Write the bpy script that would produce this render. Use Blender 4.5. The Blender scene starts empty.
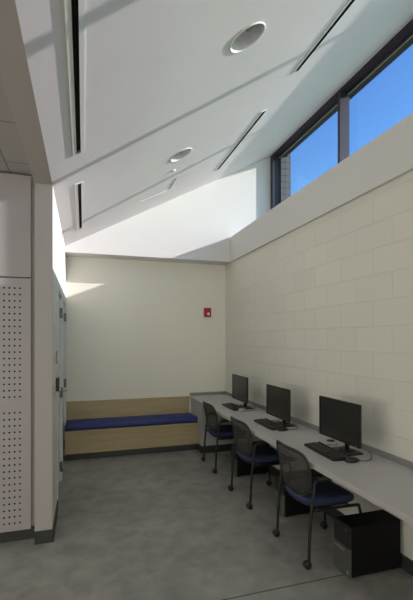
import bpy, bmesh, math, random
from mathutils import Vector, Matrix

random.seed(4)
PI = math.pi
scene = bpy.context.scene
COL = scene.collection

# ------------------------------------------------------------------ camera, sky, sun, exposure
cam_d = bpy.data.cameras.new('camera')
cam_d.sensor_fit = 'HORIZONTAL'
cam_d.sensor_width = 36.0
cam_d.lens = 36.0 * 395.0 / 413.0
cam_d.shift_y = 37.5 / 413.0
cam_d.clip_start = 0.05
cam = bpy.data.objects.new('camera', cam_d)
COL.objects.link(cam)
cam.location = (0, 0, 1.65)
cam.rotation_euler = (PI / 2, 0, -math.atan(0.3114))
scene.camera = cam

SUN = Vector((1.0, -0.325, 0.405)).normalized()      # towards the sun
world = bpy.data.worlds.new('sky')
scene.world = world
world.use_nodes = True
wn = world.node_tree
wn.nodes.clear()
sky = wn.nodes.new('ShaderNodeTexSky')
sky.sky_type = 'NISHITA'
sky.sun_disc = False
sky.sun_elevation = math.asin(SUN.z)
sky.sun_rotation = math.atan2(SUN.x, SUN.y)
sky.air_density = 1.0
sky.dust_density = 0.3
sky.ozone_density = 3.0
bg = wn.nodes.new('ShaderNodeBackground')
bg.inputs['Strength'].default_value = 0.16
hsv = wn.nodes.new('ShaderNodeHueSaturation')
hsv.inputs['Hue'].default_value = 0.53
hsv.inputs['Saturation'].default_value = 1.05
wo = wn.nodes.new('ShaderNodeOutputWorld')
wn.links.new(sky.outputs[0], hsv.inputs['Color'])
tint = wn.nodes.new('ShaderNodeMixRGB')
tint.blend_type = 'MULTIPLY'
tint.inputs[0].default_value = 1.0
tint.inputs[2].default_value = (0.44, 0.84, 0.81, 1)
wn.links.new(hsv.outputs[0], tint.inputs[1])
wn.links.new(tint.outputs[0], bg.inputs['Color'])
wn.links.new(bg.outputs[0], wo.inputs['Surface'])

sd = bpy.data.lights.new('sun', 'SUN')
sd.energy = 3.1
sd.angle = math.radians(0.6)
sd.color = (1.0, 0.92, 0.89)
sun = bpy.data.objects.new('sun', sd)
COL.objects.link(sun)
sun.location = (12, -4, 8)
sun.rotation_euler = SUN.to_track_quat('Z', 'Y').to_euler()

# unseen fill lamps added at the near end of the room and in the alcove
def area(name, loc, rot, sx, sy, watts, col):
    d = bpy.data.lights.new(name, 'AREA')
    d.shape = 'RECTANGLE'
    d.size, d.size_y = sx, sy
    d.energy = watts
    d.color = col
    o = bpy.data.objects.new(name, d)
    COL.objects.link(o)
    o.location = loc
    o.rotation_euler = rot
area('near_fill', (-0.4, -5.9, 1.7), (PI / 2, 0, 0), 4.8, 2.6, 55, (1.0, 0.97, 0.92))
area('alcove_fill', (-3.5, 2.0, 1.6), (PI / 2, 0, -PI / 2), 2.6, 2.2, 15, (1.0, 0.96, 0.92))

vs = scene.view_settings
vs.view_transform = 'Standard'
vs.look = 'None'
vs.gamma = 1.0
vs.use_curve_mapping = False
vs.exposure = 1.14

# ------------------------------------------------------------------ materials
def newmat(name):
    m = bpy.data.materials.new(name)
    m.use_nodes = True
    nt = m.node_tree
    b = nt.nodes['Principled BSDF']
    return m, nt, b

def mat(name, col, rough=0.6, metal=0.0, noise=0.0, nscale=20.0, bump=0.0, bscale=200.0, spec=0.5, stretch=(1, 1, 1)):
    m, nt, b = newmat(name)
    b.inputs['Base Color'].default_value = (*col, 1)
    b.inputs['Roughness'].default_value = rough
    b.inputs['Metallic'].default_value = metal
    b.inputs['Specular IOR Level'].default_value = spec
    tc = nt.nodes.new('ShaderNodeTexCoord')
    mp = nt.nodes.new('ShaderNodeMapping')
    mp.inputs['Scale'].default_value = stretch
    nt.links.new(tc.outputs['Object'], mp.inputs['Vector'])
    n = nt.nodes.new('ShaderNodeTexNoise')
    n.inputs['Scale'].default_value = nscale
    n.inputs['Detail'].default_value = 5
    nt.links.new(mp.outputs[0], n.inputs['Vector'])
    r = nt.nodes.new('ShaderNodeMixRGB')
    lo = tuple(c * (1 - noise) for c in col)
    hi = tuple(min(1, c * (1 + noise)) for c in col)
    r.inputs[1].default_value = (*lo, 1)
    r.inputs[2].default_value = (*hi, 1)
    nt.links.new(n.outputs['Fac'], r.inputs[0])
    nt.links.new(r.outputs[0], b.inputs['Base Color'])
    if bump > 0:
        n2 = nt.nodes.new('ShaderNodeTexNoise')
        n2.inputs['Scale'].default_value = bscale
        nt.links.new(mp.outputs[0], n2.inputs['Vector'])
        bp = nt.nodes.new('ShaderNodeBump')
        bp.inputs['Strength'].default_value = bump
        bp.inputs['Distance'].default_value = 0.002
        nt.links.new(n2.outputs['Fac'], bp.inputs['Height'])
        nt.links.new(bp.outputs[0], b.inputs['Normal'])
    return m

def blockmat(name, col, axis, off_u, off_z, bw, rh, mortar, jointcol, bumpd=0.004, offset=0.5, rough=0.75, noise=0.03):
    m, nt, b = newmat(name)
    b.inputs['Roughness'].default_value = rough
    tc = nt.nodes.new('ShaderNodeTexCoord')
    sp = nt.nodes.new('ShaderNodeSeparateXYZ')
    nt.links.new(tc.outputs['Object'], sp.inputs[0])
    def sub(sock, v):
        a = nt.nodes.new('ShaderNodeMath')
        a.operation = 'SUBTRACT'
        nt.links.new(sock, a.inputs[0])
        a.inputs[1].default_value = v
        return a.outputs[0]
    cb = nt.nodes.new('ShaderNodeCombineXYZ')
    nt.links.new(sub(sp.outputs[axis[0]], off_u), cb.inputs[0])
    nt.links.new(sub(sp.outputs[axis[1]], off_z), cb.inputs[1])
    br = nt.nodes.new('ShaderNodeTexBrick')
    br.offset = offset
    br.offset_frequency = 2
    br.squash = 1.0
    br.inputs['Scale'].default_value = 1.0
    br.inputs['Brick Width'].default_value = bw
    br.inputs['Row Height'].default_value = rh
    br.inputs['Mortar Size'].default_value = mortar
    br.inputs['Mortar Smooth'].default_value = 0.4
    br.inputs['Bias'].default_value = 0
    br.inputs['Color1'].default_value = (*[c * (1 - noise) for c in col], 1)
    br.inputs['Color2'].default_value = (*[c * (1 + noise) for c in col], 1)
    br.inputs['Mortar'].default_value = (*jointcol, 1)
    nt.links.new(cb.outputs[0], br.inputs['Vector'])
    nt.links.new(br.outputs['Color'], b.inputs['Base Color'])
    n = nt.nodes.new('ShaderNodeTexNoise')
    n.inputs['Scale'].default_value = 160
    nt.links.new(tc.outputs['Object'], n.inputs['Vector'])
    ad = nt.nodes.new('ShaderNodeMath')
    ad.operation = 'MULTIPLY_ADD'
    nt.links.new(n.outputs['Fac'], ad.inputs[0])
    ad.inputs[1].default_value = 0.12
    inv = nt.nodes.new('ShaderNodeMath')
    inv.operation = 'SUBTRACT'
    inv.inputs[0].default_value = 1.0
    nt.links.new(br.outputs['Fac'], inv.inputs[1])
    nt.links.new(inv.outputs[0], ad.inputs[2])
    bp = nt.nodes.new('ShaderNodeBump')
    bp.inputs['Strength'].default_value = 0.8
    bp.inputs['Distance'].default_value = bumpd
    nt.links.new(ad.outputs[0], bp.inputs['Height'])
    nt.links.new(bp.outputs[0], b.inputs['Normal'])
    return m

def woodmat(name, c1, c2):
    m, nt, b = newmat(name)
    b.inputs['Roughness'].default_value = 0.5
    tc = nt.nodes.new('ShaderNodeTexCoord')
    mp = nt.nodes.new('ShaderNodeMapping')
    mp.inputs['Scale'].default_value = (1.2, 14, 22)
    nt.links.new(tc.outputs['Object'], mp.inputs[0])
    n = nt.nodes.new('ShaderNodeTexNoise')
    n.inputs['Scale'].default_value = 1.6
    n.inputs['Detail'].default_value = 8
    n.inputs['Distortion'].default_value = 0.6
    nt.links.new(mp.outputs[0], n.inputs['Vector'])
    r = nt.nodes.new('ShaderNodeValToRGB')
    r.color_ramp.elements[0].position = 0.3
    r.color_ramp.elements[1].position = 0.7
    r.color_ramp.elements[0].color = (*c1, 1)
    r.color_ramp.elements[1].color = (*c2, 1)
    nt.links.new(n.outputs['Fac'], r.inputs[0])
    nt.links.new(r.outputs[0], b.inputs['Base Color'])
    return m

def concretemat():
    m, nt, b = newmat('polished_concrete')
    tc = nt.nodes.new('ShaderNodeTexCoord')
    n1 = nt.nodes.new('ShaderNodeTexNoise')
    n1.inputs['Scale'].default_value = 1.3
    n1.inputs['Detail'].default_value = 6
    n1.inputs['Distortion'].default_value = 0.3
    n2 = nt.nodes.new('ShaderNodeTexNoise')
    n2.inputs['Scale'].default_value = 6.0
    n2.inputs['Detail'].default_value = 9
    n2.inputs['Distortion'].default_value = 0.35
    for n in (n1, n2):
        nt.links.new(tc.outputs['Object'], n.inputs['Vector'])
    mx = nt.nodes.new('ShaderNodeMath')
    mx.operation = 'MULTIPLY_ADD'
    nt.links.new(n2.outputs['Fac'], mx.inputs[0])
    mx.inputs[1].default_value = 0.55
    m2 = nt.nodes.new('ShaderNodeMath')
    m2.operation = 'MULTIPLY'
    nt.links.new(n1.outputs['Fac'], m2.inputs[0])
    m2.inputs[1].default_value = 0.45
    nt.links.new(m2.outputs[0], mx.inputs[2])
    r = nt.nodes.new('ShaderNodeValToRGB')
    e = r.color_ramp.elements
    e[0].position, e[0].color = 0.36, (0.225, 0.225, 0.205, 1)
    e[1].position, e[1].color = 0.64, (0.37, 0.365, 0.33, 1)
    nt.links.new(mx.outputs[0], r.inputs[0])
    # sawn control joint across the slab at y = 2.34
    sp = nt.nodes.new('ShaderNodeSeparateXYZ')
    nt.links.new(tc.outputs['Object'], sp.inputs[0])
    cmp = nt.nodes.new('ShaderNodeMath')
    cmp.operation = 'COMPARE'
    nt.links.new(sp.outputs[1], cmp.inputs[0])
    cmp.inputs[1].default_value = 2.34
    cmp.inputs[2].default_value = 0.006
    j = nt.nodes.new('ShaderNodeMixRGB')
    nt.links.new(cmp.outputs[0], j.inputs[0])
    nt.links.new(r.outputs[0], j.inputs[1])
    j.inputs[2].default_value = (0.11, 0.11, 0.10, 1)
    nt.links.new(j.outputs[0], b.inputs['Base Color'])
    b.inputs['Roughness'].default_value = 0.42
    b.inputs['Specular IOR Level'].default_value = 0.35
    return m

def thinglass():
    m = bpy.data.materials.new('window_glass')
    m.use_nodes = True
    nt = m.node_tree
    nt.nodes.clear()
    o = nt.nodes.new('ShaderNodeOutputMaterial')
    t = nt.nodes.new('ShaderNodeBsdfTransparent')
    t.inputs[0].default_value = (0.96, 0.955, 0.96, 1)
    g = nt.nodes.new('ShaderNodeBsdfGlossy')
    g.inputs['Roughness'].default_value = 0.0
    lw = nt.nodes.new('ShaderNodeLayerWeight')
    lw.inputs[0].default_value = 0.5
    pw = nt.nodes.new('ShaderNodeMath')
    pw.operation = 'POWER'
    nt.links.new(lw.outputs['Facing'], pw.inputs[0])
    pw.inputs[1].default_value = 5.0
    fr = nt.nodes.new('ShaderNodeMath')
    fr.operation = 'MULTIPLY_ADD'
    nt.links.new(pw.outputs[0], fr.inputs[0])
    fr.inputs[1].default_value = 0.6
    fr.inputs[2].default_value = 0.025
    mx = nt.nodes.new('ShaderNodeMixShader')
    nt.links.new(fr.outputs[0], mx.inputs[0])
    nt.links.new(t.outputs[0], mx.inputs[1])
    nt.links.new(g.outputs[0], mx.inputs[2])
    nt.links.new(mx.outputs[0], o.inputs[0])
    return m

def meshfabric():
    m = bpy.data.materials.new('mesh_fabric')
    m.use_nodes = True
    nt = m.node_tree
    b = nt.nodes['Principled BSDF']
    b.inputs['Base Color'].default_value = (0.048, 0.048, 0.041, 1)
    b.inputs['Roughness'].default_value = 0.7
    o = nt.nodes['Material Output']
    t = nt.nodes.new('ShaderNodeBsdfTransparent')
    tc = nt.nodes.new('ShaderNodeTexCoord')
    w = nt.nodes.new('ShaderNodeTexWave')
    w.inputs['Scale'].default_value = 60
    w.bands_direction = 'Y'
    nt.links.new(tc.outputs['Object'], w.inputs['Vector'])
    ml = nt.nodes.new('ShaderNodeMath')
    ml.operation = 'MULTIPLY_ADD'
    nt.links.new(w.outputs['Fac'], ml.inputs[0])
    ml.inputs[1].default_value = 0.12
    ml.inputs[2].default_value = 0.68
    mx = nt.nodes.new('ShaderNodeMixShader')
    nt.links.new(ml.outputs[0], mx.inputs[0])
    nt.links.new(t.outputs[0], mx.inputs[1])
    nt.links.new(b.outputs[0], mx.inputs[2])
    nt.links.new(mx.outputs[0], o.inputs[0])
    return m

M = {}
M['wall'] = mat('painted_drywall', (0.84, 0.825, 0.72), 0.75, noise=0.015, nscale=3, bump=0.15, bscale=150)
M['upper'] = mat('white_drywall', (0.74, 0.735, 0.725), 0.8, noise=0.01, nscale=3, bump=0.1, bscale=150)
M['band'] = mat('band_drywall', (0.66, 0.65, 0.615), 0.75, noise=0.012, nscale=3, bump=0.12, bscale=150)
M['ceil'] = mat('ceiling_plaster', (0.77, 0.735, 0.76), 0.8, noise=0.04, nscale=2.2, bump=0.15, bscale=120)
M['wall_shade'] = mat('wall_paint_shaded', (0.43, 0.40, 0.37), 0.7, noise=0.01, nscale=3)  # wall paint darkened to hold the shade the near fill lamp washes out
M['block'] = blockmat('painted_block', (0.72, 0.705, 0.62), (1, 2), 2.381, 2.551, 0.4064, 0.2032, 0.0032, (0.72, 0.705, 0.62), bumpd=0.0028, noise=0.02)
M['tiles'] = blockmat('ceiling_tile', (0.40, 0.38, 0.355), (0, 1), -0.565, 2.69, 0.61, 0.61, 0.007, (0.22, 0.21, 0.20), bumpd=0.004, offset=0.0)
M['brick'] = blockmat('exterior_block', (0.11, 0.115, 0.125), (0, 2), 2.9, 3.2, 0.40, 0.1, 0.006, (0.05, 0.05, 0.05), bumpd=0.01)
M['concrete'] = concretemat()
M['base'] = mat('rubber_base', (0.035, 0.040, 0.036), 0.5, noise=0.05)
M['wall_l'] = mat('left_wall_paint', (0.72, 0.71, 0.66), 0.7, noise=0.01, nscale=3)
M['panel'] = mat('panel_laminate', (0.38, 0.35, 0.345), 0.5, noise=0.01, nscale=4)
M['hole'] = mat('panel_void', (0.01, 0.01, 0.01), 0.9)
M['wood'] = woodmat('maple_veneer', (0.40, 0.315, 0.17), (0.49, 0.395, 0.225))
M['blue'] = mat('blue_vinyl', (0.022, 0.042, 0.20), 0.55, noise=0.08, nscale=30, bump=0.2, bscale=300)
M['seatblue'] = mat('blue_upholstery', (0.022, 0.034, 0.088), 0.8, noise=0.15, nscale=60, bump=0.2, bscale=500)
M['desk'] = mat('grey_laminate', (0.48, 0.46, 0.45), 0.45, noise=0.025, nscale=60)
M['splash'] = mat('splash_laminate', (0.25, 0.25, 0.245), 0.5, noise=0.02, nscale=60)
M['knee'] = mat('knee_wall_laminate', (0.50, 0.49, 0.48), 0.5, noise=0.02, nscale=30)
M['black'] = mat('black_plastic', (0.012, 0.012, 0.011), 0.45, noise=0.1)
M['frame'] = mat('black_frame_metal', (0.018, 0.019, 0.016), 0.38, metal=0.2, noise=0.05)
M['rim'] = mat('charcoal_plastic', (0.018, 0.018, 0.016), 0.45, noise=0.05)
M['armpad'] = mat('grey_arm_pad', (0.045, 0.045, 0.04), 0.5, noise=0.05)
M['screen'] = mat('dark_screen', (0.018, 0.019, 0.016), 0.28, noise=0.03)
M['tower'] = mat('tower_case', (0.007, 0.007, 0.007), 0.7, noise=0.1, spec=0.15)
M['towerlow'] = mat('tower_lower_bezel', (0.10, 0.10, 0.085), 0.42, metal=0.2, noise=0.05)
M['silver'] = mat('silver_plastic', (0.26, 0.22, 0.20), 0.35, metal=0.5, noise=0.03)
M['sticker'] = mat('blue_sticker', (0.10, 0.24, 0.50), 0.4, noise=0.02)
M['key'] = mat('key_plastic', (0.030, 0.030, 0.027), 0.5, noise=0.05)
M['greymouse'] = mat('pale_mouse_shell', (0.36, 0.36, 0.35), 0.35, noise=0.02)
M['alu'] = mat('dark_window_frame', (0.045, 0.042, 0.052), 0.4, metal=0.3, noise=0.03)
M['bead'] = mat('glazing_bead', (0.40, 0.45, 0.27), 0.5, noise=0.02)
M['fascia'] = mat('green_fascia', (0.05, 0.065, 0.055), 0.5, noise=0.03)
M['glass'] = thinglass()
M['mesh'] = meshfabric()
M['red'] = mat('red_plastic', (0.42, 0.008, 0.018), 0.35, noise=0.02)
M['lens'] = mat('clear_strobe_lens', (0.80, 0.80, 0.80), 0.15, noise=0.01)
M['white'] = mat('white_metal', (0.78, 0.78, 0.76), 0.5, noise=0.01)
M['refl'] = mat('reflector', (0.66, 0.65, 0.70), 0.45, metal=0.1, noise=0.02)
M['slot'] = mat('diffuser_slot', (0.006, 0.006, 0.006), 0.7)
M['door'] = mat('door_paint', (0.72, 0.73, 0.69), 0.5, noise=0.01)
M['dframe'] = mat('door_frame_paint', (0.70, 0.71, 0.67), 0.5, noise=0.01)
M['hinge'] = mat('dull_steel', (0.16, 0.17, 0.17), 0.4, metal=0.7, noise=0.03)
M['steel'] = mat('satin_steel', (0.35, 0.35, 0.34), 0.35, metal=0.8, noise=0.02)
M['beige'] = mat('beige_plate', (0.55, 0.50, 0.38), 0.5, noise=0.01)
M['sign'] = mat('grey_sign', (0.22, 0.22, 0.21), 0.5, noise=0.01)
M['ground'] = mat('roof_gravel', (0.07, 0.067, 0.065), 0.9, noise=0.2, nscale=30)

# ------------------------------------------------------------------ mesh helpers
def box(bm, x0, y0, z0, x1, y1, z1, mi=0, bev=0.0, seg=2):
    vs_ = [bm.verts.new(p) for p in ((x0, y0, z0), (x1, y0, z0), (x1, y1, z0), (x0, y1, z0),
                                     (x0, y0, z1), (x1, y0, z1), (x1, y1, z1), (x0, y1, z1))]
    fs = []
    for q in ((0, 3, 2, 1), (4, 5, 6, 7), (0, 1, 5, 4), (1, 2, 6, 5), (2, 3, 7, 6), (3, 0, 4, 7)):
        f = bm.faces.new([vs_[i] for i in q])
        f.material_index = mi
        fs.append(f)
    if bev > 0:
        es = list({e for f in fs for e in f.edges})
        r = bmesh.ops.bevel(bm, geom=es, offset=bev, segments=seg, profile=0.5, affect='EDGES')
        for f in r['faces']:
            f.material_index = mi
    return vs_

def ring(c, n, u, r, k, ru=1.0, rv=1.0):
    v = n.cross(u)
    return [c + u * (r * ru * math.cos(2 * PI * i / k)) + v * (r * rv * math.sin(2 * PI * i / k)) for i in range(k)]

def tube(bm, pts, r, k=10, mi=0, cap=True, flat=1.0, rs=None):
    pts = [Vector(p) for p in pts]
    rings = []
    pu = None
    for i, p in enumerate(pts):
        a = pts[max(i - 1, 0)]
        b_ = pts[min(i + 1, len(pts) - 1)]
        n = (b_ - a).normalized()
        if pu is None:
            u = n.orthogonal().normalized()
            if abs(n.z) < 0.95:
                u = n.cross(Vector((0, 0, 1))).normalized()
        else:
            u = (pu - n * pu.dot(n)).normalized()
        pu = u
        rr = rs[i] if rs else r
        rings.append([bm.verts.new(q) for q in ring(p, n, u, rr, k, 1.0, flat)])
    for a, b_ in zip(rings, rings[1:]):
        for i in range(k):
            f = bm.faces.new((a[i], a[(i + 1) % k], b_[(i + 1) % k], b_[i]))
            f.material_index = mi
            f.smooth = True
    if cap:
        f = bm.faces.new(list(reversed(rings[0])))
        f.material_index = mi
        f = bm.faces.new(rings[-1])
        f.material_index = mi

def smooth_path(pts, n=6):
    P = [Vector(p) for p in pts]
    P = [P[0]] + P + [P[-1]]
    out = []
    for i in range(1, len(P) - 2):
        for k in range(n):
            t = k / n
            a, b_, c, d = P[i - 1], P[i], P[i + 1], P[i + 2]
            out.append(0.5 * ((2 * b_) + (c - a) * t + (2 * a - 5 * b_ + 4 * c - d) * t * t + (-a + 3 * b_ - 3 * c + d) * t ** 3))
    out.append(P[-2])
    return out

def lathe(bm, prof, k=32, mi=0, axis='z', c=(0, 0, 0), mis=None, cap=True):
    c = Vector(c)
    rings = []
    for r, h in prof:
        row = []
        for i in range(k):
            a = 2 * PI * i / k
            if axis == 'z':
                p = Vector((r * math.cos(a), r * math.sin(a), h))
            elif axis == 'y':
                p = Vector((r * math.cos(a), h, r * math.sin(a)))
            else:
                p = Vector((h, r * math.cos(a), r * math.sin(a)))
            row.append(bm.verts.new(c + p))
        rings.append(row)
    for j, (a, b_) in enumerate(zip(rings, rings[1:])):
        for i in range(k):
            f = bm.faces.new((a[i], a[(i + 1) % k], b_[(i + 1) % k], b_[i]))
            f.material_index = mis[j] if mis else mi
            f.smooth = True
    if cap and prof[0][0] > 1e-4:
        bm.faces.new(rings[0]).material_index = mis[0] if mis else mi
    if cap and prof[-1][0] > 1e-4:
        bm.faces.new(rings[-1]).material_index = mis[-1] if mis else mi

def obj(name, bm, mats, parent=None, loc=(0, 0, 0), recalc=True, rot=None):
    bmesh.ops.remove_doubles(bm, verts=bm.verts, dist=1e-5)
    if recalc:
        bmesh.ops.recalc_face_normals(bm, faces=bm.faces)
    me = bpy.data.meshes.new(name)
    bm.to_mesh(me)
    bm.free()
    if not isinstance(mats, (list, tuple)):
        mats = [mats]
    for m in mats:
        me.materials.append(M[m])
    o = bpy.data.objects.new(name, me)
    COL.objects.link(o)
    o.location = loc
    if rot:
        o.rotation_euler = rot
    if parent:
        o.parent = parent
    return o

def bxo(name, dims, m, parent=None, bev=0.0, seg=2, loc=(0, 0, 0)):
    bm = bmesh.new()
    box(bm, *dims, bev=bev, seg=seg)
    return obj(name, bm, m, parent, loc)

def struct(o):
    o['kind'] = 'structure'
    return o

def tag(o, label, cat, group=None):
    o['label'] = label
    o['category'] = cat
    if group:
        o['group'] = group
    return o

def thing(name, label, cat, loc=(0, 0, 0), rot=(0, 0, 0), group=None):
    o = bpy.data.objects.new(name, None)
    COL.objects.link(o)
    o.empty_display_size = 0.1
    o.location = loc
    o.rotation_euler = rot
    return tag(o, label, cat, group)

def dup(root, loc, label=None, rot=None):
    r = root.copy()
    COL.objects.link(r)
    r.location = loc
    if rot is not None:
        r.rotation_euler = rot
    if label:
        r['label'] = label
    for ch in list(root.children):
        c_ = ch.copy()
        COL.objects.link(c_)
        c_.parent = r
        for g in list(ch.children):
            d = g.copy()
            COL.objects.link(d)
            d.parent = c_
    return r

# ------------------------------------------------------------------ the room
XL, XR, XB = -0.24, 2.183, 2.15       # left wall, block wall, upper band
YN, YC, YU, YW = -6.0, 3.42, 5.68, 5.98  # near end, left corner, upper back wall, lower back wall
ZC = 2.885                            # low edge of the sloped ceiling
SL = 0.533
AL = math.atan(SL)
XG = 2.83                             # inner face of the window frames
ZS = 3.188                            # sill

struct(bxo('floor', (-3.6, YN - .2, -0.2, 3.0, 6.3, 0.0), 'concrete'))
struct(bxo('wall_right', (XR, YN, 0, XR + 0.25, 6.3, 2.81), 'block'))
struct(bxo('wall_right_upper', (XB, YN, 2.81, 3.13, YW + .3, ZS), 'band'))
struct(bxo('wall_back', (-0.5, YW, 0, XR, 6.3, 2.81), 'wall'))
struct(bxo('wall_back_upper', (XL, YU, 2.81, XB, 6.3, 4.5), 'upper'))
# the part of the upper back wall above the deep window sill
struct(bxo('wall_back_reveal', (XB, YU, ZS, 2.96, 6.3, 5.2), 'upper'))
struct(bxo('wall_near', (-3.6, YN - .2, 0, 3.13, YN, 5.2), 'wall'))
struct(bxo('wall_outside', (2.96, 5.57, ZS, 3.13, 7.2, 5.2), 'brick'))
struct(bxo('wall_alcove_left', (-3.8, YN - .2, 0, -3.6, 3.7, 3.1), 'wall'))
struct(bxo('wall_alcove_back', (-3.6, 3.53, 0, -0.373, 3.7, 3.1), 'wall_shade'))
struct(bxo('ceiling_alcove', (-3.6, YN, 2.98, -0.373, 3.7, 3.1), 'tiles'))
struct(bxo('beam_left', (-0.373, YN, ZC, XL, YC, 3.5), 'wall_shade'))

# left wall with two recessed door openings
D1 = (4.07, 4.86)
D2 = (5.00, 5.84)
DT = 2.13
bm = bmesh.new()
box(bm, -0.373, YC + .03, 0, XL, D1[0], 3.5)
box(bm, -0.373, D1[1], 0, XL, D2[0], 3.5)
box(bm, -0.373, D2[1], 0, XL, 6.3, 3.5)
box(bm, -0.373, D1[0], DT, XL, D1[1], 3.5)
box(bm, -0.373, D2[0], DT, XL, D2[1], 3.5)
struct(obj('wall_left', bm, 'wall_l'))
struct(bxo('wall_left_end', (-0.373, YC, 0, XL, YC + .03, 3.5), 'wall_shade'))

def door(n, y0, y1, lever_side):
    d = bxo('door_%d' % n, (-0.31, y0 + .035, 0.01, -0.262, y1 - .035, DT - .035), 'door', bev=0.002)
    struct(d)
    bm = bmesh.new()
    fw = 0.05
    for a, b_ in ((y0 - fw, y0 + .03), (y1 - .03, y1 + fw)):
        box(bm, -0.35, max(a, y0 - .001) if a > y0 else y0 + .0, 0, XL, min(b_, y1) if b_ > y1 else y0 + .03, DT)
    box(bm, -0.35, y0, DT - .03, XL, y1, DT)
    # casing face standing 8 mm proud of the wall
    box(bm, XL, y0 - .045, 0, XL + .008, y0 + .012, DT + .045)
    box(bm, XL, y1 - .012, 0, XL + .008, y1 + .045, DT + .045)
    box(bm, XL, y0 + .012, DT - .012, XL + .008, y1 - .012, DT + .045)
    obj('door_frame', bm, 'dframe', d)
    for z in (1.93, 1.02, 0.17):
        bm = bmesh.new()
        box(bm, -0.268, y1 - .047, z - .057, -0.236, y1 - .030, z + .057, bev=0.001, seg=1)
        tube(bm, [(-0.234, y1 - .040, z - .06), (-0.234, y1 - .040, z + .06)], 0.007, 8)
        obj('hinge', bm, 'hinge', d)
    if lever_side:
        bm = bmesh.new()
        yl = y0 + .11
        lathe(bm, [(0.027, -0.268), (0.027, -0.258), (0.02, -0.255)], 16, axis='x', c=(0, yl, 1.0))
        tube(bm, smooth_path([(-0.262, yl, 1.0), (-0.21, yl, 1.0), (-0.198, yl + .02, 1.0), (-0.196, yl + .12, 1.0)], 4), 0.009, 8)
        obj('door_handle', bm, 'steel', d)
        bm = bmesh.new()
        lathe(bm, [(0.02, -0.268), (0.02, -0.256), (0.014, -0.252)], 14, axis='x', c=(0, yl, 1.09))
        obj('lock', bm, 'steel', d)
door(1, *D1, False)
door(2, *D2, True)

# baseboards
struct(bxo('baseboard_left', (XL, YC - .01, 0, XL + .01, D1[0] - .045, 0.1), 'base'))
struct(bxo('baseboard_corner', (-0.373, YC - .01, 0, XL + .0005, YC, 0.1), 'base'))
struct(bxo('baseboard_doors', (XL, D1[1] + .045, 0, XL + .01, D2[0] - .045, 0.1), 'base'))
struct(bxo('baseboard_alcove', (-3.6, 3.52, 0, -0.373, 3.53, 0.1), 'base'))
struct(bxo('baseboard_right', (XR - .012, YN, 0, XR, 5.40, 0.1), 'base'))

# ------------------------------------------------------------------ sloped ceiling with cut-outs
CLOC = Vector((XL, 0, ZC))
CROT = (0, -AL, 0)
def s_of(x):
    return (x - XL) / math.cos(AL)
def onceil(x, y):
    return (x, y, ZC + SL * (x - XL))

ceil = bxo('ceiling', (0.0, YN, 0, s_of(2.96), 6.3, 0.25), 'ceil')
ceil.location = CLOC
ceil.rotation_euler = CROT
struct(ceil)
cutters = []
def cut_box(x, y0, y1, w, d):
    bm = bmesh.new()
    s = s_of(x)
    box(bm, s - w / 2, y0, -0.05, s + w / 2, y1, d)
    o = obj('cut', bm, 'ceil', loc=CLOC, rot=CROT)
    cutters.append(o)
def cut_cyl(x, y, r, d):
    bm = bmesh.new()
    lathe(bm, [(r, -0.05), (r, d)], 40, c=(s_of(x), y, 0))
    o = obj('cut', bm, 'ceil', loc=CLOC, rot=CROT)
    cutters.append(o)
LX, RX = -0.036, 1.745
left_y = ((1.50, 3.03), (3.60, 5.10))
right_y = ((1.50, 3.03), (3.63, 5.12))
for a, b_ in left_y:
    cut_box(LX, a + .012, b_ - .012, 0.034, 0.1)
for a, b_ in right_y:
    cut_box(RX, a + .012, b_ - .012, 0.040, 0.1)
DL = ((0.985, 2.30), (0.955, 3.94), (0.985, 0.62))
for x, y in DL:
    cut_cyl(x, y, 0.118, 0.16)
AP = (0.695, 1.085, 4.68, 5.08)
cut_box((AP[0] + AP[1]) / 2, AP[2], AP[3], (AP[1] - AP[0]) / math.cos(AL), 0.008)
for cobj in cutters:
    md = ceil.modifiers.new('cut', 'BOOLEAN')
    md.object = cobj
    md.operation = 'DIFFERENCE'
    md.solver = 'EXACT'
bpy.context.view_layer.update()
dg = bpy.context.evaluated_depsgraph_get()
newme = bpy.data.meshes.new_from_object(ceil.evaluated_get(dg))
ceil.modifiers.clear()
ceil.data = newme
for cobj in cutters:
    bpy.data.objects.remove(cobj)

# ------------------------------------------------------------------ clerestory windows
ZH = 4.497
mull = [5.60, 3.90, 2.36, 0.82, -0.72, -2.26, -3.80, -5.34, -6.0]
for i in range(8):
    yb, ya = mull[i], mull[i + 1]      # yb far, ya near
    bm = bmesh.new()
    if i == 0:
        box(bm, XG, 5.60, ZS, 2.96, YU, ZH)          # far jamb
        y_far = 5.60
    else:
        y_far = yb
    # near mullion, head and sill rails of this bay
    box(bm, XG, ya, ZS, 2.96, ya + .044, ZH)
    box(bm, XG, ya, ZH, 2.96, y_far if i else YU, ZH + .12)
    box(bm, XG, ya + .044, ZS, 2.96, y_far, ZS + .045)
    box(bm, 2.915, ya + .044, ZH - .02, 2.945, y_far, ZH, mi=1)
    w = struct(obj('window_%d' % (i + 1), bm, ['alu', 'alu']))
    bxo('glazing_bead', (2.936, ya + .044, ZH - .026, 2.945, y_far, ZH - .0205), 'bead', w)
    bm = bmesh.new()
    box(bm, 2.947, ya + .04, ZS + .04, 2.953, y_far + .004, ZH)
    obj('pane', bm, 'glass', w)
struct(bxo('trim_1', (2.96, YN, ZH, 3.05, 5.57, 5.2), 'fascia'))

# ------------------------------------------------------------------ outside roof level below the windows
struct(bxo('outside_roof', (3.13, -30, 1.2, 40, 30, 1.4), 'ground'))

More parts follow.
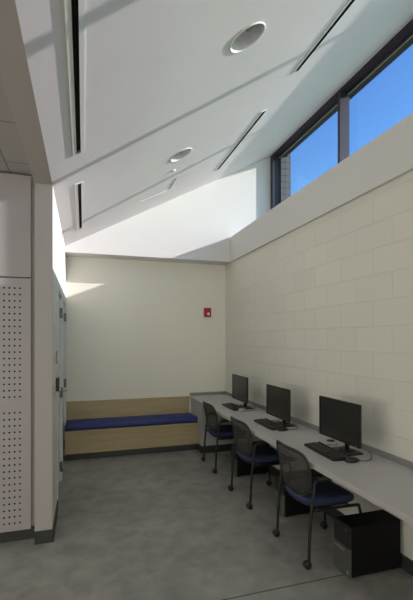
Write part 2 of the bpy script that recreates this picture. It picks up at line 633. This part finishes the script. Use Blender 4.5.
# ------------------------------------------------------------------ ceiling fittings
def linear_diffuser(x, y0, y1, w, slot, label, grp):
    t = thing('linear_diffuser', label, 'air vent', onceil(x, (y0 + y1) / 2), CROT, grp)
    h = (y1 - y0) / 2
    bm = bmesh.new()
    th = 0.006
    box(bm, -w / 2, -h, -th, -slot / 2, h, 0.0)
    box(bm, slot / 2, -h, -th, w / 2, h, 0.0)
    box(bm, -slot / 2, -h, -th, slot / 2, -h + .014, 0.0)
    box(bm, -slot / 2, h - .014, -th, slot / 2, h, 0.0)
    obj('flange', bm, 'white', t)
    bm = bmesh.new()
    box(bm, -slot / 2 + .001, -h + .014, 0.03, slot / 2 - .001, h - .014, 0.04)
    box(bm, -slot / 2 + .0005, -h + .014, -0.008, -slot / 2 + .0025, h - .014, 0.03)
    box(bm, slot / 2 - .0025, -h + .014, -0.008, slot / 2 - .0005, h - .014, 0.03)
    obj('slot_liner', bm, 'slot', t)
    bm = bmesh.new()
    box(bm, -0.0015, -h + .014, -0.004, 0.0015, h - .014, 0.02)
    obj('vane', bm, 'slot', t)
    return t
linear_diffuser(LX, *left_y[0], 0.088, 0.030, 'slot air diffuser on the low left side of the ceiling, cut off by the photo', 'slot diffusers in the ceiling')
linear_diffuser(LX, *left_y[1], 0.082, 0.030, 'slot air diffuser low on the left of the ceiling, near the doors', 'slot diffusers in the ceiling')
linear_diffuser(RX, *right_y[0], 0.080, 0.036, 'slot air diffuser on the window side of the ceiling, cut off by the photo', 'slot diffusers in the ceiling')
linear_diffuser(RX, *right_y[1], 0.080, 0.036, 'slot air diffuser on the window side of the ceiling, near the back wall', 'slot diffusers in the ceiling')

def downlight(x, y, label):
    t = thing('recessed_downlight', label, 'ceiling light', onceil(x, y), CROT, 'round downlights in the ceiling')
    bm = bmesh.new()
    lathe(bm, [(0.116, 0.004), (0.1165, -0.004), (0.119, -0.006), (0.124, -0.005), (0.126, 0.0)], 48, cap=False)
    obj('trim_ring', bm, 'white', t)
    bm = bmesh.new()
    lathe(bm, [(0.1155, 0.002), (0.112, 0.03), (0.102, 0.065), (0.085, 0.09), (0.06, 0.10), (0.0001, 0.10)], 48, cap=False)
    obj('reflector', bm, 'refl', t, recalc=False)
    bm = bmesh.new()
    lathe(bm, [(0.0001, 0.032), (0.012, 0.030), (0.026, 0.034), (0.034, 0.042), (0.036, 0.055), (0.030, 0.075), (0.022, 0.098)], 24, c=(0.035, -0.02, 0))
    obj('lamp', bm, 'silver', t)
downlight(*DL[0], 'larger-looking round recessed downlight near the middle of the ceiling')
downlight(*DL[1], 'smaller-looking round recessed downlight farther back, near the sprinkler cover')

t = thing('sprinkler', 'tiny white concealed sprinkler cap on the ceiling beside the farther downlight', 'sprinkler', onceil(0.963, 4.348), CROT)
bm = bmesh.new()
lathe(bm, [(0.0001, -0.012), (0.020, -0.012), (0.022, -0.010), (0.022, -0.008), (0.01, -0.007), (0.01, 0.0)], 24)
obj('cap', bm, 'white', t)
bm = bmesh.new()
lathe(bm, [(0.03, 0.0), (0.03, -0.004), (0.011, -0.006)], 24)
obj('escutcheon', bm, 'white', t)

t = thing('access_panel', 'square white access hatch recessed in the ceiling near the back wall', 'hatch', onceil((AP[0] + AP[1]) / 2, (AP[2] + AP[3]) / 2), CROT)
hw = (AP[1] - AP[0]) / math.cos(AL) / 2
hh = (AP[3] - AP[2]) / 2
bxo('panel', (-hw + .004, -hh + .004, 0.006, hw - .004, hh - .004, 0.008), 'ceil', t)
bm = bmesh.new()
lathe(bm, [(0.0001, 0.004), (0.008, 0.004), (0.008, 0.006)], 12, c=(hw - .05, 0, 0))
obj('latch', bm, 'steel', t)

# ------------------------------------------------------------------ alcove wall panels
PY = 3.48
pr = -0.408
t = thing('perforated_panel', 'grey acoustic wall panel with rows of small round holes at the left edge', 'wall panel', (pr, PY, 0.1))
bm = bmesh.new()
W = 0.90
hr = 0.0075
xs = [-0.0805 - 0.0385 * i for i in range(20)]
zs_ = [2.046 - 0.0513 * i - 0.1 for i in range(18)] + [1.046 - 0.0520 * i - 0.1 for i in range(18)]
zs_.sort()
xb = [-W] + [(-0.0805 - 0.0385 * (i - 0.5)) for i in range(20, -1, -1)] + [0.0]
def quad(pts, mi=0):
    f = bm.faces.new([bm.verts.new(p) for p in pts])
    f.material_index = mi
def rect(xa, za, xc, zc, y=0.0):
    quad([(xa, y, za), (xc, y, za), (xc, y, zc), (xa, y, zc)])
Ht = 2.125 - 0.1
z_prev = 0.0
for grp_z, sp_ in ((sorted(zs_)[:18], 0.0520), (sorted(zs_)[18:], 0.0513)):
    lo = grp_z[0] - sp_ / 2
    rect(-W, z_prev, 0, lo)
    rect(-W, lo, xb[1], grp_z[-1] + sp_ / 2)
    rect(xb[-2], lo, 0, grp_z[-1] + sp_ / 2)
    for zc in grp_z:
        z0, z1 = zc - sp_ / 2, zc + sp_ / 2
        for i in range(20):
            xc = xs[i]
            x0, x1 = xc - 0.01925, xc + 0.01925
            outer = [(x1, zc), (x1, z1), (xc, z1), (x0, z1), (x0, zc), (x0, z0), (xc, z0), (x1, z0)]
            inner = [(xc + hr * math.cos(k * PI / 4), zc + hr * math.sin(k * PI / 4)) for k in range(8)]
            for k in range(8):
                a, b_ = outer[k], outer[(k + 1) % 8]
                c_, d = inner[(k + 1) % 8], inner[k]
                quad([(a[0], 0, a[1]), (b_[0], 0, b_[1]), (c_[0], 0, c_[1]), (d[0], 0, d[1])])
                quad([(d[0], 0, d[1]), (c_[0], 0, c_[1]), (c_[0], 0.012, c_[1]), (d[0], 0.012, d[1])], 1)
    z_prev = grp_z[-1] + sp_ / 2
rect(-W, z_prev, 0, Ht)
for f_ in ([(0, 0, 0), (0, .02, 0), (0, .02, Ht), (0, 0, Ht)], [(-W, 0, 0), (-W, .02, 0), (-W, .02, Ht), (-W, 0, Ht)],
           [(-W, 0, 0), (0, 0, 0), (0, .02, 0), (-W, .02, 0)], [(-W, 0, Ht), (0, 0, Ht), (0, .02, Ht), (-W, .02, Ht)]):
    quad(f_)
obj('face_sheet', bm, ['panel', 'hole'], t, recalc=False)
bxo('backing', (-W + .002, 0.012, 0.002, -0.002, 0.05, Ht - .002), 'hole', t)
tag(bxo('wall_panel', (-W, 0, 0, 0, 0.05, 0.82), 'panel', bev=0.002, loc=(pr, PY, 2.137)),
    'plain grey wall panel directly above the perforated panel', 'wall panel')

# ------------------------------------------------------------------ devices on walls
t = thing('fire_alarm', 'small red fire alarm strobe with a clear lens on the back wall', 'fire alarm', (1.871, YW, 2.045))
bxo('housing', (-0.056, -0.045, -0.072, 0.056, 0, 0.072), 'red', t, bev=0.008, seg=3)
bm = bmesh.new()
lathe(bm, [(0.0001, -0.066), (0.012, -0.064), (0.021, -0.056), (0.024, -0.044)], 24, axis='y', c=(0.010, 0, -0.024))
obj('strobe_lens', bm, 'lens', t)
bm = bmesh.new()
for k in range(5):
    box(bm, -0.04, -0.047, 0.022 + k * .008, 0.04, -0.044, 0.025 + k * .008)
obj('grille', bm, 'red', t)

t = thing('light_switch', 'beige light switch plate on the left wall nearest the corner', 'switch', (XL, 3.58, 1.18))
bxo('plate', (0, -0.06, -0.058, 0.007, 0.06, 0.058), 'beige', t, bev=0.002)
for dy in (-0.025, 0.025):
    bxo('toggle', (0.007, dy - .009, -0.018, 0.013, dy + .009, 0.018), 'beige', t, bev=0.001)
t = thing('card_reader', 'dark sided box with a pale front mounted on the left wall beside the light switch', 'card reader', (XL, 3.86, 1.22))
bxo('body', (0, -0.04, -0.06, 0.032, 0.04, 0.06), 'black', t, bev=0.003)
bxo('cover', (0.032, -0.036, -0.055, 0.038, 0.036, 0.055), 'white', t, bev=0.001)
t = thing('door_sign', 'small grey room sign on the left wall above the card reader', 'sign', (XL, 3.93, 1.465))
bxo('plate', (0, -0.09, -0.058, 0.006, 0.09, 0.058), 'sign', t, bev=0.001)
bxo('insert', (0.006, 0.0, -0.04, 0.008, 0.075, 0.04), 'door', t)

# ------------------------------------------------------------------ bench
BX0, BX1 = XL + .002, 1.604
t = thing('bench', 'built-in pale maple bench along the back wall with a dark toe kick', 'bench', (0, 0, 0))
bxo('front_panel', (BX0, 5.575, 0.09, BX1, 5.595, 0.37), 'wood', t)
bxo('seat_board', (BX0, 5.555, 0.37, BX1, 5.96, 0.40), 'wood', t, bev=0.003)
bxo('backrest', (BX0, 5.96, 0.0, 1.573, YW, 0.735), 'wood', t, bev=0.002)
bxo('toe_kick', (BX0, 5.60, 0.0, BX1, 5.62, 0.37), 'base', t)
bm = bmesh.new()
box(bm, XL + .006, 5.575, 0.401, 1.60, 5.958, 0.482, bev=0.028, seg=4)
for f in bm.faces:
    f.smooth = True
cu = obj('bench_cushion', bm, 'blue')
tag(cu, 'long royal blue vinyl seat cushion lying on the maple bench', 'cushion')

# ------------------------------------------------------------------ counter
DX = 1.575
tag(bxo('worktop', (DX, 0.3, 0.705, XR, YW, 0.742), 'desk', bev=0.003),
    'long grey laminate worktop running along the block wall under the computers', 'worktop')
bm = bmesh.new()
box(bm, XR - .02, 0.3, 0.742, XR, YW - .02, 0.785)
box(bm, DX + .012, YW - .02, 0.742, XR, YW, 0.785)
tag(obj('backsplash', bm, 'splash'), 'low dark grey upstand along the wall at the back of the worktop', 'backsplash')
t = thing('counter_support', 'grey boxed end support under the far end of the worktop beside the bench', 'counter support', (1.9, 5.7, 0))
t0 = Vector((1.9, 5.7, 0))
bxo('cladding', (1.606 - 1.9, 5.395 - 5.7, 0.1, XR - 1.9, YW - 5.7, 0.705), 'knee', t, bev=0.002)
bm = bmesh.new()
box(bm, 1.605 - 1.9, 5.388 - 5.7, 0, XR - 1.9, 5.58 - 5.7, 0.1)
obj('base_strip', bm, 'base', t)


# ------------------------------------------------------------------ monitor
def make_monitor(label):
    t = thing('monitor', label, 'monitor', (0, 0, 0), group='computer monitors on the counter')
    hw_, z0, z1 = 0.248, 0.096, 0.416
    bm = bmesh.new()
    bz = 0.015
    box(bm, -0.012, -hw_, z0, 0.004, -hw_ + bz, z1)
    box(bm, -0.012, hw_ - bz, z0, 0.004, hw_, z1)
    box(bm, -0.012, -hw_ + bz, z1 - bz, 0.004, hw_ - bz, z1)
    box(bm, -0.012, -hw_ + bz, z0, 0.004, hw_ - bz, z0 + bz + .004)
    obj('bezel', bm, 'black', t)
    bxo('screen', (-0.008, -hw_ + bz, z0 + bz, 0.0, hw_ - bz, z1 - bz), 'screen', t)
    bm = bmesh.new()
    box(bm, 0.003, -hw_ + .006, z0 + .006, 0.014, hw_ - .006, z1 - .006, bev=0.003)
    box(bm, 0.012, -0.16, z0 + .05, 0.05, 0.16, z1 - .05, bev=0.014)
    obj('back_cover', bm, 'black', t)
    bxo('power_button', (-0.0135, -hw_ + .03, z0 + .006, -0.012, -hw_ + .045, z0 + .012), 'silver', t)
    bm = bmesh.new()
    tube(bm, [(0.075, 0, 0.015), (0.078, 0, 0.10), (0.065, 0, 0.22)], 0.034, 12, flat=0.55)
    box(bm, 0.045, -0.05, 0.19, 0.075, 0.05, 0.29, bev=0.004)
    obj('stand_neck', bm, 'black', t)
    bm = bmesh.new()
    box(bm, 0.0, -0.11, 0, 0.145, 0.11, 0.014, bev=0.006)
    box(bm, 0.035, -0.045, 0.013, 0.12, 0.045, 0.024, bev=0.005)
    obj('stand_base', bm, 'black', t)
    return t
mon = make_monitor('flat black monitor nearest the camera, the largest looking of the three, screen dark')
MX = 1.925
mon.location = (MX, 2.665, 0.742)
mon.rotation_euler = (0, 0, math.radians(1.5))
m2 = dup(mon, (MX, 3.69, 0.742), 'middle one of the three black monitors, between the nearest and farthest ones', (0, 0, 0))
for c_ in m2.children:                      # its screen is set a little lower on the stand
    if not c_.name.startswith('stand'):
        c_.location.z -= 0.018
dup(mon, (MX, 4.73, 0.742), 'farthest black monitor, the small looking one by the back wall', (0, 0, 0))

# ------------------------------------------------------------------ keyboard
def make_keyboard(label):
    t = thing('keyboard', label, 'keyboard', group='black keyboards on the counter')
    bm = bmesh.new()
    vs_ = box(bm, -0.076, -0.222, 0, 0.076, 0.222, 0.014)
    for v in vs_:
        if v.co.x > 0 and v.co.z > 0.01:
            v.co.z = 0.024
    bmesh.ops.bevel(bm, geom=list(bm.edges), offset=0.004, segments=2, affect='EDGES')
    obj('body', bm, 'black', t)
    bm = bmesh.new()
    # rows run along y; the front (space bar) row is at -x
    def key(xc, y0, y1, w=0.0155):
        z = 0.0155 + (xc + 0.076) / 0.152 * 0.0095
        box(bm, xc - w / 2, y0 + .0015, z - .004, xc + w / 2, y1 - .0015, z + .006, bev=0.0015, seg=1)
    p = 0.019
    L = 0.212
    for r in range(5):
        xr = -0.060 + r * 0.0188
        y = L
        if r == 0:
            for w_ in (1.4, 1.2, 1.2, 6.0, 1.2, 1.2, 1.2, 1.6):
                key(xr, y - w_ * p, y)
                y -= w_ * p
        else:
            first = (2.2, 1.8, 1.5, 1.0)[r - 1]
            key(xr, y - first * p, y)
            y -= first * p
            n = (10, 11, 12, 12)[r - 1]
            for k in range(n):
                key(xr, y - p, y)
                y -= p
            end = L - 15 * p
            key(xr, end, y)
        yn = L - 15.3 * p
        if r in (0, 3, 4):
            for k in range(3):
                key(xr, yn - (k + 1) * p, yn - k * p)
        if r == 1:
            key(xr, yn - 2 * p, yn - p)
        yn = L - 18.5 * p
        for k in range(4):
            key(xr, yn - (k + 1) * p, yn - k * p)
    obj('keys', bm, 'key', t)
    bm = bmesh.new()
    xr = 0.058
    y = L
    for k in range(16):
        if k in (1, 6, 11):
            y -= 0.008
        key(xr, y - p, y, 0.012)
        y -= p
    obj('function_keys', bm, 'key', t)
    bm = bmesh.new()
    tube(bm, smooth_path([(0.072, 0.14, 0.012), (0.10, 0.16, 0.004), (0.14, 0.19, 0.0035), (0.17, 0.16, 0.0035), (0.21, 0.17, 0.0035), (0.24, 0.24, 0.0035)], 6), 0.0025, 6)
    obj('cable', bm, 'key', t)
    return t
kb = make_keyboard('black keyboard on the counter in front of the nearest monitor')
kb.location = (1.83, 2.70, 0.742)
kb.rotation_euler = (0, 0, math.radians(-3))
dup(kb, (1.832, 3.715, 0.742), 'black keyboard on the counter in front of the middle monitor', (0, 0, math.radians(-1)))
dup(kb, (1.850, 4.785, 0.742), 'black keyboard on the counter in front of the farthest monitor', (0, 0, math.radians(2)))

# ------------------------------------------------------------------ mouse
def make_mouse(label, shell):
    t = thing('computer_mouse', label, 'mouse', group='computer mice on the counter')
    bm = bmesh.new()
    bmesh.ops.create_uvsphere(bm, u_segments=24, v_segments=14, radius=1.0)
    for v in bm.verts:
        x, y, z = v.co
        v.co = Vector((x * 0.056, y * 0.031 * (1 - 0.12 * x), max(z, -0.35) * (0.026 - 0.006 * x) + 0.010))
    mz = min(v.co.z for v in bm.verts)
    for v in bm.verts:
        v.co.z -= mz
    for f in bm.faces:
        f.smooth = True
    obj('shell', bm, shell, t)
    bm = bmesh.new()
    lathe(bm, [(0.008, -0.003), (0.009, 0), (0.008, 0.003)], 14, axis='y', c=(0.030, 0, 0.0225))
    obj('scroll_wheel', bm, 'rim', t)
    bm = bmesh.new()
    tube(bm, smooth_path([(0.054, 0, 0.010), (0.10, -0.01, 0.004), (0.165, 0.02, 0.0035), (0.235, 0.12, 0.0035), (0.27, 0.22, 0.0035), (0.28, 0.28, 0.0035)], 6), 0.0025, 6)
    obj('cable', bm, 'key', t)
    return t
ms = make_mouse('black mouse on the counter beside the nearest keyboard', 'black')
ms.location = (1.872, 2.435, 0.742)
ms.rotation_euler = (0, 0, math.radians(-6))
dup(ms, (1.858, 3.455, 0.742), 'black mouse on the counter beside the middle keyboard', (0, 0, math.radians(3)))
ms3 = make_mouse('pale grey mouse on the counter beside the farthest keyboard', 'greymouse')
ms3.location = (1.868, 4.512, 0.742)

# small black cable grommet behind the nearest monitor
t = thing('cable_grommet', 'round black cable grommet in the counter behind the nearest monitor', 'grommet', (2.075, 2.99, 0.742))
bm = bmesh.new()
lathe(bm, [(0.036, 0), (0.036, 0.004), (0.030, 0.007), (0.0001, 0.007)], 24)
obj('cap', bm, 'black', t)
bxo('slot', (-0.012, -0.03, 0.007, 0.004, 0.0, 0.0085), 'hole', t)

# ------------------------------------------------------------------ computer tower
def make_tower(label):
    t = thing('computer_tower', label, 'computer', group='computer towers under the counter')
    w, d, h = 0.0875, 0.43, 0.355
    bm = bmesh.new()
    box(bm, 0.018, -w, 0.012, d, w, h, bev=0.004)
    for fx in (0.05, d - .05):
        for fy in (-w + .03, w - .03):
            box(bm, fx - .015, fy - .012, 0, fx + .015, fy + .012, 0.013)
    obj('case', bm, 'tower', t)
    bm = bmesh.new()
    box(bm, 0.0, -w, 0.205, 0.018, w, h, bev=0.004)
    box(bm, -0.0015, -w + .012, 0.255, 0.002, w - .012, 0.2565)
    box(bm, -0.0015, -w + .012, 0.298, 0.002, w - .012, 0.2995)
    obj('upper_bezel', bm, 'black', t)
    bm = bmesh.new()
    box(bm, 0.0, -w, 0.012, 0.018, w, 0.203, bev=0.004)
    obj('lower_bezel', bm, 'towerlow', t)
    bxo('handle_bar', (-0.006, -0.032, 0.168, 0.001, 0.068, 0.188), 'silver', t, bev=0.002)
    bm = bmesh.new()
    lathe(bm, [(0.0001, -0.003), (0.008, -0.003), (0.009, 0.001)], 16, axis='x', c=(0, -0.055, 0.325))
    obj('power_button', bm, 'silver', t)
    bxo('drive_tray', (-0.003, -w + .014, 0.302, 0.001, 0.01, 0.335), 'black', t, bev=0.001)
    bxo('badge', (-0.0012, -w + .010, 0.03, 0.001, -w + .030, 0.055), 'sticker', t)
    return t
tw = make_tower('black computer tower on the floor nearest the camera, fully in view at the lower right')
tw.location = (1.726, 2.362, 0)
dup(tw, (1.745, 3.325, 0), 'black computer tower on the floor behind the nearest mesh chair')
dup(tw, (1.72, 4.435, 0), 'black computer tower on the floor behind the middle mesh chair')

# ------------------------------------------------------------------ chair
def bx_at(y, z, hw=0.232):
    """plan curve of the backrest shell"""
    return -0.180 - 0.045 * (1 - min(1, abs(y) / hw) ** 2) - 0.20 * (z - 0.5)

def back_outline(n=64, inset=0.0):
    pts = []
    zc, hh_, hw_ = 0.650, 0.163 - inset, 0.232 - inset
    for i in range(n):
        a = 2 * PI * i / n
        ca, sa = math.cos(a), math.sin(a)
        e = 0.42 if sa > 0 else 0.58
        y = hw_ * math.copysign(abs(ca) ** e, ca)
        z = zc + hh_ * math.copysign(abs(sa) ** e, sa)
        y *= 1.0 - 0.10 * max(0, (zc - z) / hh_)
        pts.append((y, z))
    return pts

def make_chair(label):
    t = thing('mesh_chair', label, 'chair', group='mesh back chairs at the counter')
    # seat
    bm = bmesh.new()
    n = 48
    prof = [(0.90, 0.424), (0.97, 0.432), (1.0, 0.452), (0.985, 0.474), (0.93, 0.483), (0.6, 0.486), (0.0, 0.484)]
    rings = []
    for s, z in prof[:-1]:
        row = []
        for i in range(n):
            a = 2 * PI * i / n
            ca, sa = math.cos(a), math.sin(a)
            e = 0.42 if ca > 0 else 0.62
            x = 0.225 * math.copysign(abs(ca) ** e, ca)
            y = 0.222 * math.copysign(abs(sa) ** e, sa)
            y *= 1 + 0.04 * ca
            zz = z - 0.018 * max(0, ca) ** 3
            row.append(bm.verts.new((x * s - 0.005, y * s, zz - 0.012)))
        rings.append(row)
    for a, b_ in zip(rings, rings[1:]):
        for i in range(n):
            f = bm.faces.new((a[i], a[(i + 1) % n], b_[(i + 1) % n], b_[i]))
            f.smooth = True
    bm.faces.new(rings[0])
    f = bm.faces.new(rings[-1])
    f.smooth = True
    obj('seat', bm, 'seatblue', t)
    bm = bmesh.new()
    rings = []
    for s, z in ((0.80, 0.395), (0.90, 0.400), (0.93, 0.418)):
        row = []
        for i in range(n):
            a = 2 * PI * i / n
            ca, sa = math.cos(a), math.sin(a)
            e = 0.42 if ca > 0 else 0.62
            row.append(bm.verts.new((0.225 * math.copysign(abs(ca) ** e, ca) * s - 0.005, 0.222 * math.copysign(abs(sa) ** e, sa) * s, z)))
        rings.append(row)
    for a, b_ in zip(rings, rings[1:]):
        for i in range(n):
            bm.faces.new((a[i], a[(i + 1) % n], b_[(i + 1) % n], b_[i])).smooth = True
    bm.faces.new(rings[0])
    bm.faces.new(rings[-1])
    obj('seat_pan', bm, 'black', t)
    # backrest frame: flattened tube following the outline
    out = back_outline()
    bm = bmesh.new()
    k = 8
    rings = []
    N = len(out)
    for i, (y, z) in enumerate(out):
        p = Vector((bx_at(y, z), y, z))
        y0, z0 = out[i - 1]
        y1, z1 = out[(i + 1) % N]
        tg = (Vector((bx_at(y1, z1), y1, z1)) - Vector((bx_at(y0, z0), y0, z0))).normalized()
        u = tg.cross(Vector((1, 0, 0))).normalized()
        v = tg.cross(u)
        wide = 0.016 + 0.010 * max(0, (0.62 - z) / 0.12)
        rings.append([bm.verts.new(p + u * (wide * math.cos(2 * PI * q / k)) + v * (0.009 * math.sin(2 * PI * q / k))) for q in range(k)])
    for i in range(N):
        a, b_ = rings[i], rings[(i + 1) % N]
        for q in range(k):
            bm.faces.new((a[q], a[(q + 1) % k], b_[(q + 1) % k], b_[q])).smooth = True
    obj('back_frame', bm, 'rim', t)
    # mesh panel
    bm = bmesh.new()
    inner = back_outline(64, 0.004)
    rr = []
    for s in (1.0, 0.85, 0.6, 0.3):
        rr.append([bm.verts.new((bx_at(y * s, 0.655 + (z - 0.655) * s), y * s, 0.655 + (z - 0.655) * s)) for y, z in inner])
    for a, b_ in zip(rr, rr[1:]):
        for i in range(64):
            bm.faces.new((a[i], a[(i + 1) % 64], b_[(i + 1) % 64], b_[i])).smooth = True
    cpt = bm.verts.new((bx_at(0, 0.655), 0, 0.655))
    for i in range(64):
        bm.faces.new((rr[-1][i], rr[-1][(i + 1) % 64], cpt)).smooth = True
    obj('back_mesh', bm, 'mesh', t)
    for s in (-1, 1):
        # rear leg rising to the arm
        bm = bmesh.new()
        tube(bm, smooth_path([(-0.228, s * 0.240, 0.052), (-0.215, s * 0.240, 0.30), (-0.190, s * 0.240, 0.52), (-0.178, s * 0.240, 0.600), (-0.15, s * 0.242, 0.617), (0.04, s * 0.244, 0.617)], 5), 0.0115, 10)
        lg = obj('leg', bm, 'frame', t)
        caster(lg, -0.228, s * 0.240)
        bm = bmesh.new()
        tube(bm, smooth_path([(0.230, s * 0.240, 0.052), (0.225, s * 0.238, 0.25), (0.205, s * 0.236, 0.378), (0.16, s * 0.236, 0.400), (-0.198, s * 0.236, 0.405)], 5), 0.0115, 10)
        lg = obj('leg', bm, 'frame', t)
        caster(lg, 0.230, s * 0.240)
        bm = bmesh.new()
        box(bm, -0.155, s * 0.244 - .022, 0.623, 0.07, s * 0.244 + .022, 0.645, bev=0.009, seg=3)
        for f in bm.faces:
            f.smooth = True
        obj('armrest', bm, 'armpad', t)
        bm = bmesh.new()
        tube(bm, [(-0.190, s * 0.238, 0.535), (-0.190, s * 0.205, 0.535)], 0.012, 8)
        lathe(bm, [(0.0001, -0.006), (0.012, -0.004), (0.013, 0.006)], 12, axis='y', c=(-0.190, s * 0.252, 0.535))
        obj('back_bracket', bm, 'rim', t)
    bm = bmesh.new()
    for x in (-0.12, 0.12):
        tube(bm, [(x, -0.236, 0.398), (x, 0.236, 0.398)], 0.009, 8)
    obj('cross_bar', bm, 'frame', t)
    return t

def caster(parent, x, y):
    bm = bmesh.new()
    for dy in (-0.012, 0.012):
        lathe(bm, [(0.0001, -0.010), (0.020, -0.010), (0.026, -0.006), (0.027, 0.0), (0.026, 0.006), (0.020, 0.010), (0.0001, 0.010)], 20, axis='y', c=(x - .012, y + dy, 0.027))
    lathe(bm, [(0.011, 0.035), (0.013, 0.058), (0.0001, 0.062)], 12, c=(x, y, 0))
    obj('caster', bm, 'black', parent)

CX = 1.768
ch = make_chair('black mesh-back chair with blue seat nearest the camera, in front of the nearest monitor')
ch.location = (CX, 2.722, 0)
dup(ch, (CX - .008, 3.755, 0), 'black mesh-back chair with blue seat, the middle one of the row of three', (0, 0, math.radians(1)))
dup(ch, (CX, 4.810, 0), 'black mesh-back chair with blue seat farthest back, next to the maple bench', (0, 0, 0))
